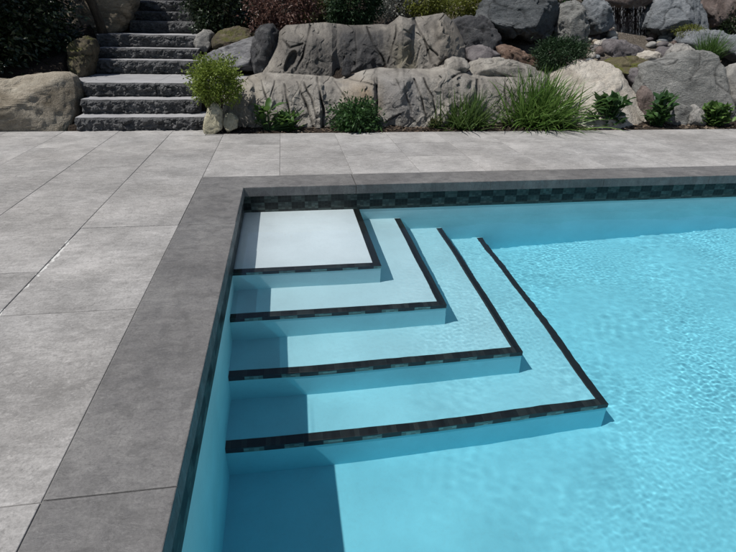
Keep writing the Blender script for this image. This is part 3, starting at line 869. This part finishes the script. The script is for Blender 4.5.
rock([(443, 70), (446, 60), (454, 57), (466, 58), (470, 66), (462, 74), (448, 76)], LOWM, 'small blocky rock sitting on the right end of the low sculpted rock', 7.12, .16, 50, 5, .04, 4, cat='rock')
rock([(466, 74), (470, 63), (484, 58), (503, 58), (522, 62), (538, 68), (538, 80), (500, 82), (470, 80)], LOWM, 'smooth hump of grey rock left of the juniper above the grass', 7.2, .25, 51, 4, .03, 5, cat='rock')
rock([(341, 74), (344, 58), (347, 56), (351, 66), (352, 76), (346, 78)], DARK, 'thin upright stone shard on the ledge below the dark rock wall', 7.3, .06, 52, 5, .04, 3, cat='stone', name='stone')

# the trickle of water
tf = NT('falling_water')
wn = tf.noise(tf.map(tf.pos(), (30, 30, 9)), 1.5, 5, .7)
b1 = tf.n('ShaderNodeBsdfPrincipled', {'Base Color': (.75, .75, .77), 'Roughness': .15})
b2 = tf.n('ShaderNodeBsdfTransparent')
mx = tf.n('ShaderNodeMixShader', {0: tf.ramp(wn, [(.50, .0), (.72, .42)])})
tf.set(mx.inputs[1], b2); tf.set(mx.inputs[2], b1)
FALL = tf.done(mx)
b = MB(); rw = random.Random(4)
for k in range(44):
    u = rw.uniform(611, 645); v1 = rw.uniform(34, 48)
    pts = []
    for j in range(9):
        t = j / 8
        pts.append(at(u + rw.uniform(-.35, .35) + 1.0 * math.sin(k), 6 + (v1 - 6) * t, 9.0 - .12 * math.sqrt(t) + rw.uniform(-.015, .015)))
    w = rw.uniform(.003, .009)
    V = []
    for p in pts: V += [p - (w, 0, 0), p + (w, 0, 0)]
    b.add(V, [[2 * j, 2 * j + 1, 2 * j + 3, 2 * j + 2] for j in range(8)])
tag(b.build('waterfall', FALL, smooth=True), 'thin trickling waterfall over dark rock at the upper right', 'waterfall')

# ------------------------------------------------------------------ stone stairs
ttr = NT('step_tread')
tn = ttr.noise(ttr.pos(), 3, 6); tn2 = ttr.noise(ttr.pos(), 120, 4, .75)
tc = ttr.mix(ttr.math('MULTIPLY', ttr.ramp(tn2, [(.35, 1.0), (.6, 0.0)]), .4), ttr.ramp(tn, [(.35, (.29, .29, .30)), (.65, (.39, .39, .40))]), (.09, .09, .095))
TREAD = ttr.done(ttr.pbsdf(tc, .75, ttr.bump(tn2, .2, .004)))
ROCKFACE = rock_mat('split_granite', (.07, .071, .074), (.19, .192, .198), (.36, .36, .365), 9, spots=.4, bump=1.0)
stair = empty('stone_staircase', (-1.75, 6.45, 0), 'dark split granite stairs climbing the garden slope in three flights', 'stairs')
XL = [-2.45, -2.44, -2.46, -2.64, -2.67, -2.73, -2.45, -2.45, -2.45, -2.45]
XR = [-.97, -1.08, -1.10, -1.22, -1.25, -1.28, -1.24, -1.24, -1.24, -1.24]
def step_slab(k, x0, x1, y0, y1, z0, z1, seed):
    nxs, nzs = int((x1 - x0) / .016), 14
    V, F, M = [], [], []
    for j in range(nzs + 1):
        t = j / nzs
        for i in range(nxs + 1):
            x = x0 + (x1 - x0) * i / nxs; z = z0 + (z1 - z0) * t
            p = Vector((x * 9 + seed, z * 11, seed * 1.3))
            ch = noise.cell(Vector((x * 7 + seed + .35 * noise.noise(p), z * 12 + .4 * noise.noise(p * 1.7), seed)))
            d = .06 * noise.fractal(p, .7, 2.2, 5) + .022 * (ch - .3)
            e = min(1, (1 - t) * 6, t * 8 + .35)
            V.append((x, y0 + .012 - abs(d) * e - .012 * e + .0 * t, z + (.006 * noise.noise(p * 2) if 0 < j < nzs else (.004 * noise.noise(p) if j == nzs else 0))))
    for j in range(nzs):
        for i in range(nxs):
            a = j * (nxs + 1) + i
            F.append([a, a + 1, a + nxs + 2, a + nxs + 1]); M.append(1)
    t0 = nzs * (nxs + 1)
    bs = len(V)
    for i in range(nxs + 1): V.append((x0 + (x1 - x0) * i / nxs, y1, z1))
    for i in range(nxs): F.append([t0 + i, t0 + i + 1, bs + i + 1, bs + i]); M.append(0)
    bl = len(V)
    V += [(x0, y1, z0), (x1, y1, z0)]
    F.append([j * (nxs + 1) for j in range(nzs + 1)] + [bs, bl]); M.append(1)
    F.append([j * (nxs + 1) + nxs for j in range(nzs, -1, -1)] + [bl + 1, bs + nxs]); M.append(1)
    return mesh('landing' if k in (2, 5) else 'step', V, F, [TREAD, ROCKFACE], stair, smooth=False, midx=M)
for k in range(10):
    y1 = (STY[k + 1] if k < 9 else 11.2) + .12
    z0 = (STZ[k - 1] if k else 0) + (.003 if k else -.03)
    if k == 2:
        ym = y1
        step_slab(k, -2.46, -1.62, STY[k], ym, z0, STZ[k], 3.1)
        step_slab(k, -1.614, -1.10, STY[k], ym, z0, STZ[k], 8.1)
        b = MB(); b.box(-1.094, -.32, 7.55, 8.1, STZ[k] - .16, STZ[k] + .001, ch=.006); b.build('landing', TREAD, stair)
        b = MB(); b.box(-2.70, -2.466, 7.15, 8.1, STZ[k] - .16, STZ[k] - .001, ch=.006); b.build('landing', TREAD, stair)
    else:
        step_slab(k, XL[k], XR[k], STY[k], y1, z0, STZ[k], 2.7 * k + 1)

# ------------------------------------------------------------------ plants
def unit(a): return a / np.maximum(np.linalg.norm(a, axis=-1, keepdims=True), 1e-9)


def leaves_mesh(B, D, Lh, Wd, rg, fold=.25, droop=.15):
    """folded diamond leaves: base, two shoulders, tip"""
    n = len(B)
    D = unit(D)
    up = unit(np.cross(D, rg.normal(size=(n, 3))))
    side = np.cross(D, up)
    Lh = Lh[:, None]; Wd = Wd[:, None]
    mid = B + D * Lh * .45
    V = np.stack([B, mid + side * Wd + up * Wd * fold, B + D * Lh - np.array([0, 0, 1]) * Lh * droop, mid - side * Wd + up * Wd * fold, mid], 1).reshape(-1, 3)
    o = (np.arange(n) * 5)[:, None]
    F = np.concatenate([o + np.array([[0, 1, 4]]), o + np.array([[1, 2, 4]]), o + np.array([[2, 3, 4]]), o + np.array([[3, 0, 4]])], 0)
    return V, F


def crown_pts(c, r, n, rg, clumps=40, spread=.22, shell=.75, flat_bottom=None):
    K = unit(rg.normal(size=(clumps, 3)))
    K *= (shell + (1 - shell) * rg.uniform(size=(clumps, 1))) * rg.uniform(.75, 1.08, (clumps, 1))
    k = rg.integers(0, clumps, n)
    P = K[k] + rg.normal(size=(n, 3)) * spread
    if flat_bottom is not None: P[:, 2] = np.where(P[:, 2] < flat_bottom, flat_bottom + rg.uniform(0, .2, n), P[:, 2])
    D = unit(K[k]) + rg.normal(size=(n, 3)) * .7 + np.array([0, 0, .25])
    return np.asarray(c) + P * np.asarray(r), D


def leafy(name, label, cat, mat, c, r, n, leaf, wid, seed, clumps=40, spread=.22, stem=None, group=None, base=None, flat_bottom=None, shell=.75, extra_up=0, partname='foliage'):
    rg = np.random.default_rng(seed)
    base = np.asarray(base if base is not None else (c[0], c[1], c[2] - r[2]))
    root = empty(name, base, label, cat, group)
    B, D = crown_pts(c, r, n, rg, clumps, spread, shell, flat_bottom)
    D[:, 2] += extra_up
    V, F = leaves_mesh(B, D, rg.uniform(.6, 1.2, n) * leaf, rg.uniform(.7, 1.2, n) * wid, rg)
    mesh(partname, V, F, mat, root, smooth=False)
    b = MB()
    if stem == 'trunk': pass
    else:
        for k in range(7):
            e = np.asarray(c) + unit(rg.normal(size=3) + (0, 0, .6)) * np.asarray(r) * .75
            m_ = (base + e) / 2 + rg.normal(size=3) * .03
            b.tube([base + rg.normal(size=3) * (.02, .02, 0) - (0, 0, .03), m_, e], [.014, .009, .004], 5)
        b.build('stem', BARK, root)
    return root


BARK = bark_mat('bark', (.02, .016, .012), (.075, .06, .045))
G_BRIGHT = leaf_mat('bright_green_leaf', (.11, .165, .02), (.20, .275, .04), (.30, .37, .085))
G_MID = leaf_mat('mid_green_leaf', (.045, .10, .022), (.085, .175, .038), (.16, .27, .075))
G_DEEP = leaf_mat('deep_green_leaf', (.022, .062, .02), (.048, .115, .032), (.09, .18, .055))
G_GLOSS = leaf_mat('glossy_dark_leaf', (.012, .022, .010), (.024, .042, .018), (.05, .075, .035), .12, .3, .5)
G_CON = leaf_mat('dark_conifer_needle', (.010, .030, .010), (.022, .056, .019), (.042, .09, .03), .12, .6)
G_GRASS = leaf_mat('grass_blade', (.062, .135, .024), (.12, .23, .046), (.22, .34, .095), .3, .4)
G_YEL = leaf_mat('yellow_green_leaf', (.09, .11, .015), (.16, .18, .025), (.24, .26, .05))
G_OLIVE = leaf_mat('olive_leaf', (.05, .06, .02), (.10, .11, .04), (.17, .18, .08))
RED = leaf_mat('reddish_brown_leaf', (.06, .025, .02), (.13, .065, .05), (.25, .15, .12))
SILVER = leaf_mat('silver_leaf', (.16, .17, .15), (.28, .29, .26), (.42, .43, .40))

# round clipped shrub on a stem
p0 = at(221, 131, 6.36); cc_ = at(216.5, 81.5, 6.40)
rg = np.random.default_rng(61)
root = empty('topiary_shrub', p0, 'small round bright green shrub on a thin stem at the bed corner', 'shrub')
rad = (.285, .26, .27)
B, D = crown_pts(cc_, rad, 8000, rg, 60, .16, .66)
V, F = leaves_mesh(B, D, rg.uniform(.02, .045, len(B)), rg.uniform(.006, .012, len(B)), rg)
mesh('crown', V, F, G_BRIGHT, root, smooth=False)
b = MB()
b.tube([p0 - (0, 0, .03), at(220.5, 118, 6.36), at(222, 104, 6.38), at(218, 90, 6.40)], [.016, .013, .012, .008], 7)
for k in range(9):
    e = cc_ + unit(rg.normal(size=3)) * np.array(rad) * .8
    b.tube([at(221, 103, 6.38), (at(221, 103, 6.38) + e) / 2 + rg.normal(size=3) * .02, e], [.008, .006, .003], 5)
b.build('trunk', BARK, root)


def big_leaf_plant(name, label, leaves, mat, seed, base, cat='plant', seg=7):
    """leaves: (base point, direction, up-lift, length, width)"""
    rg = np.random.default_rng(seed)
    root = empty(name, base, label, cat)
    b = MB(); s = MB()
    for (bp, az, el, L, Wd) in leaves:
        d0 = np.array([math.cos(az) * math.cos(el), math.sin(az) * math.cos(el), math.sin(el)])
        side = unit(np.cross(d0, (0, 0, 1.0)) + rg.normal(size=3) * .15)
        pts = []; p = np.array(bp, float); d = d0.copy()
        V, F = [], []
        for j in range(seg + 1):
            t = j / seg
            w = Wd * math.sin(math.pi * min(1, t ** .75 * .97 + .03)) ** .8
            nrm = unit(np.cross(side, d))
            wav = .15 * Wd * math.sin(t * 9 + bp[0] * 50)
            V += [p - side * w + nrm * (w * .35 + wav), p.copy(), p + side * w + nrm * (w * .35 - wav)]
            p = p + d * L / seg
            d = unit(d + np.array([0, 0, -1.0]) * (.9 / seg) * (L / .2) ** .5 * .55)
        for j in range(seg):
            a = 3 * j
            F += [[a, a + 1, a + 4, a + 3], [a + 1, a + 2, a + 5, a + 4]]
        b.add(V, F)
        s.tube([np.array(base) + rg.normal(size=3) * (.015, .015, 0), (np.array(base) + bp) / 2 + (0, 0, .02), np.array(bp) + d0 * .01], [.006, .005, .004], 5)
    b.build('leaf', mat, root, smooth=True)
    s.build('stem', G_DEEP, root)
    return root


def rosette(u, v, Y, hw, ht, n, L, Wd, rg, el0=.2, el1=1.2):
    c = at(u, v, Y); out = []
    for k in range(n):
        t = rg.uniform(0, 1)
        bp = c + np.array([rg.normal(0, hw * .42), rg.normal(0, hw * .33), ht * t ** .8])
        bp[0] = min(max(bp[0], c[0] - hw * .8), c[0] + hw * .8)
        out.append((bp, rg.uniform(0, 2 * math.pi), rg.uniform(el0, el1) * (.6 + .6 * t), L * rg.uniform(.65, 1.15), Wd * rg.uniform(.75, 1.15)))
    return out
rg = np.random.default_rng(70)
base = at(268, 133, 6.36)
lv = rosette(286, 130, 6.36, .20, .16, 85, .12, .026, rg) + rosette(262, 128, 6.36, .07, .20, 22, .12, .026, rg)
top = at(268, 112, 6.36)
lv += [(top, 3.0, .62, .22, .036), (top + (.02, 0, .01), .15, .62, .24, .045), (top, 3.5, .2, .16, .035), (top + (0, 0, -.03), -.8, .5, .17, .04), (top + (0, 0, .02), 1.4, .9, .2, .04), (top, -1.7, .7, .17, .04), (top + (0, 0, -.05), 2.6, .1, .18, .04), (top + (.02, 0, -.04), -.2, .1, .2, .045)]
big_leaf_plant('leafy_plant', 'leafy plant with two raised pale leaves right of the clipped shrub', lv, G_MID, 71, base)

c = at(357, 118, 6.38)
leafy('low_shrub', 'low dense dark green shrub in front of the low sculpted rock', 'shrub', G_DEEP, c, (.265, .2, .19), 2600, .075, .012, 72, 46, .24, base=at(357, 132, 6.38), flat_bottom=-.8)


def grass_clump(name, label, u, v, Y, n, L, Wd, mat, seed, spread=.08, el0=.5, el1=1.5, droop=1.3, cat='grass clump', skew=(0, 0)):
    rg = np.random.default_rng(seed)
    c = at(u, v, Y)
    V, F = [], []
    seg = 8
    for k in range(n):
        az = rg.uniform(0, 2 * math.pi); el = rg.uniform(el0, el1)
        l = L * rg.uniform(.55, 1.1)
        bp = c + np.array([rg.normal(0, spread), rg.normal(0, spread * .7), -.02])
        d = np.array([math.cos(az) * math.cos(el) + skew[0], math.sin(az) * math.cos(el), math.sin(el)]); d = unit(d)
        side = unit(np.cross(d, (0, 0, 1.0)) + rg.normal(size=3) * .3)
        p = bp.copy(); o = len(V); dr = droop * rg.uniform(.5, 1.4)
        for j in range(seg + 1):
            t = j / seg
            w = Wd * (1 - t ** 2.2) * (.55 + .45 * min(1, t * 4)) + .0004
            V += [p - side * w, p + side * w]
            p = p + d * l / seg
            d = unit(d + np.array([0, 0, -1.0]) * dr * t / seg)
        F += [[o + 2 * j, o + 2 * j + 1, o + 2 * j + 3, o + 2 * j + 2] for j in range(seg)]
    return tag(mesh(name, V, F, mat, loc=tuple(c), smooth=True), label, cat)


grass_clump('grass_clump', 'broad arching green grass clump left of the cream boulder', 533, 129.5, 6.64, 1250, .84, .0120, G_GRASS, 80, .19, .35, 1.45, 2.2)
G_GRASS2 = leaf_mat('dull_grass_blade', (.045, .095, .02), (.085, .16, .04), (.17, .24, .08), .3, .4)
grass_clump('grass_clump', 'smaller bushy grassy clump left of the broad arching grass', 463, 131, 6.48, 420, .58, .0120, G_GRASS2, 81, .12, .4, 1.5, 1.6)
grass_clump('grass_clump', 'fine dark grass tuft above the big grey boulder', 708, 58, 7.62, 480, .42, .0045, G_MID, 82, .07, .55, 1.5, 1.0)

rg = np.random.default_rng(90)
big_leaf_plant('leafy_plant', 'dark broad leaved plant in front of the cream boulder', rosette(604, 127, 6.42, .26, .36, 120, .18, .05, rg, .1, 1.1), G_DEEP, 91, at(604, 131, 6.42))
rg = np.random.default_rng(92)
big_leaf_plant('leafy_plant', 'upright dark leafy plant left of the small cracked grey rock', rosette(656, 126, 6.42, .19, .34, 100, .16, .036, rg, .4, 1.3), G_DEEP, 93, at(656, 130, 6.42))
rg = np.random.default_rng(94)
big_leaf_plant('leafy_plant', 'small leaved bushy plant in front of the right of the big grey boulder', rosette(711, 126, 6.42, .21, .26, 260, .11, .030, rg, .2, 1.2), G_MID, 95, at(712, 130, 6.42))
rg = np.random.default_rng(96)
big_leaf_plant('leafy_plant', 'sparse low brownish plant at the foot of the low sculpted rock', rosette(434, 128, 6.4, .09, .09, 70, .09, .010, rg, .3, 1.3), G_OLIVE, 97, at(434, 131, 6.4))

# juniper mound
c = at(562, 57, 7.5)
leafy('juniper', 'low dark juniper mound above the cream boulder', 'shrub', G_CON, c, (.42, .3, .24), 11000, .055, .006, 101, 80, .16, base=at(562, 71, 7.5), flat_bottom=-.8)
# shrubs along the top
c = at(226, 8, 9.3)
leafy('dark_shrub', 'dark shadowy shrub right of the top flight of stairs', 'shrub', G_GLOSS, c, (.52, .4, .42), 8000, .07, .018, 102, 60, .2)
c = at(279, 5, 8.6)
leafy('red_shrub', 'reddish brown leaved shrub above the upper sculpted rock', 'shrub', RED, c, (.46, .35, .34), 5200, .06, .014, 103, 50, .22)
c = at(318, 10, 9.2)
leafy('olive_shrub', 'loose olive green shrub between the reddish shrub and a dark conifer', 'shrub', G_OLIVE, c, (.36, .3, .28), 5000, .07, .012, 104, 40, .25)
c = at(355, 2, 8.7)
leafy('conifer', 'dark upright conifer behind the dark part of the upper rock', 'conifer', G_CON, c, (.40, .35, .42), 12000, .06, .011, 105, 110, .15)
c = at(397, 4, 9.2)
leafy('silver_shrub', 'pale silvery shrub behind the top of the upper rock', 'shrub', SILVER, c, (.40, .3, .24), 5500, .05, .012, 106, 50, .22)
c = at(428, 2, 9.0)
leafy('low_yellow_shrub', 'left of two bright yellow green shrubs beside the huge blue grey boulder', 'shrub', G_YEL, c, (.36, .3, .2), 4600, .05, .010, 107, 40, .24)
c = at(468, 4, 9.3)
leafy('low_yellow_shrub', 'right of two yellow green shrubs against the huge blue grey boulder', 'shrub', G_YEL, c, (.44, .3, .2), 5000, .05, .010, 108, 44, .24)
c = at(690, 31, 8.35)
leafy('moss_cushion', 'low mossy green cushion plant under the angular blue grey boulder', 'plant', G_YEL, c, (.22, .2, .08), 1500, .03, .005, 109, 30, .25)
c = at(734, 22, 9.0)
leafy('dark_shrub', 'dark green shrub at the right edge below the pinkish boulder', 'shrub', G_GLOSS, c, (.22, .25, .26), 1800, .06, .014, 110, 30, .24)
c = at(640, -12, 10.3)
leafy('hedge_shrub', 'dark green shrub peeping above the waterfall ledge rock', 'shrub', G_DEEP, c, (.9, .4, .35), 3600, .07, .016, 111, 50, .2)
c = at(560, -22, 10.2)
leafy('hedge_shrub', 'dark green shrub behind the tall speckled grey boulder', 'shrub', G_DEEP, c, (.9, .4, .4), 3600, .07, .016, 112, 50, .2)

# tall shrubs shading the left of the stairs
for (u, v, Yv, r, n, sd, lab) in ((6, 14, 8.2, (.74, .6, .88), 17000, 120, 'tall dark glossy leaved shrub left of the stairs behind the tan boulder'),
                                  (-50, 10, 7.7, (.8, .6, 1.0), 13000, 121, 'dark glossy shrub cut by the left edge of the view')):
    c = at(u, v, Yv)
    leafy('evergreen_shrub', lab, 'shrub', G_GLOSS, c, r, n, .075, .02, sd, 90, .17, base=(c[0], Yv, zter(c[0], Yv)), flat_bottom=-1.0)

# leaning tree in front of the layered rock
bt = at(104, 34, 8.85)
root = empty('leaning_tree', bt, 'dark slender leaning tree trunk in front of the layered tan rock', 'tree')
b = MB()
tops = [bt - (0, 0, .1), at(98, 18, 8.8), at(90, 0, 8.75), at(84, -20, 8.7), at(80, -60, 8.7)]
b.tube(tops, [.075, .065, .06, .055, .04], 9)
cr = tops[-1] + np.array([-1.25, -.1, .55])
rg = np.random.default_rng(130)
for k in range(8):
    e = cr + unit(rg.normal(size=3) + (0, 0, .3)) * (.6, .6, .4)
    b.tube([tops[-1] - (0, 0, .05), (tops[-1] + e) / 2 + (0, 0, .05), e], [.03, .02, .008], 6)
b.build('trunk', BARK, root, smooth=True)
B, D = crown_pts(cr, (.6, .7, .4), 4500, rg, 50, .2)
V, F = leaves_mesh(B, D, rg.uniform(.05, .09, len(B)), rg.uniform(.015, .025, len(B)), rg)
mesh('crown', V, F, G_GLOSS, root, smooth=False)

# leaf litter and bark chips in the bed
tch = NT('bark_chip')
CHIP = tch.done(tch.pbsdf(tch.ramp(tch.island(), [(0.0, (.03, .02, .013)), (.6, (.09, .065, .045)), (1.0, (.2, .16, .12))]), .9))
rg = np.random.default_rng(140)
V, F = [], []
for k in range(2600):
    x = rg.uniform(-.9, 6.5); y = rg.uniform(6.215, 6.75)
    z = zter(x, y) + .006
    a = rg.uniform(0, 6.28); l = rg.uniform(.008, .028); w = l * rg.uniform(.25, .6); tl_ = rg.normal(0, .3, 2)
    dx_, dy_ = math.cos(a), math.sin(a)
    o = len(V)
    for (s1, s2) in ((-1, -1), (1, -1), (1, 1), (-1, 1)):
        V.append((x + dx_ * l * s1 - dy_ * w * s2, y + dy_ * l * s1 + dx_ * w * s2, z + l * s1 * tl_[0] + w * s2 * tl_[1]))
    F.append([o, o + 1, o + 2, o + 3])
tag(mesh('bark_mulch', V, F, CHIP, smooth=False), 'dark bark chips covering the planting bed along the paving', 'mulch', kind='stuff')
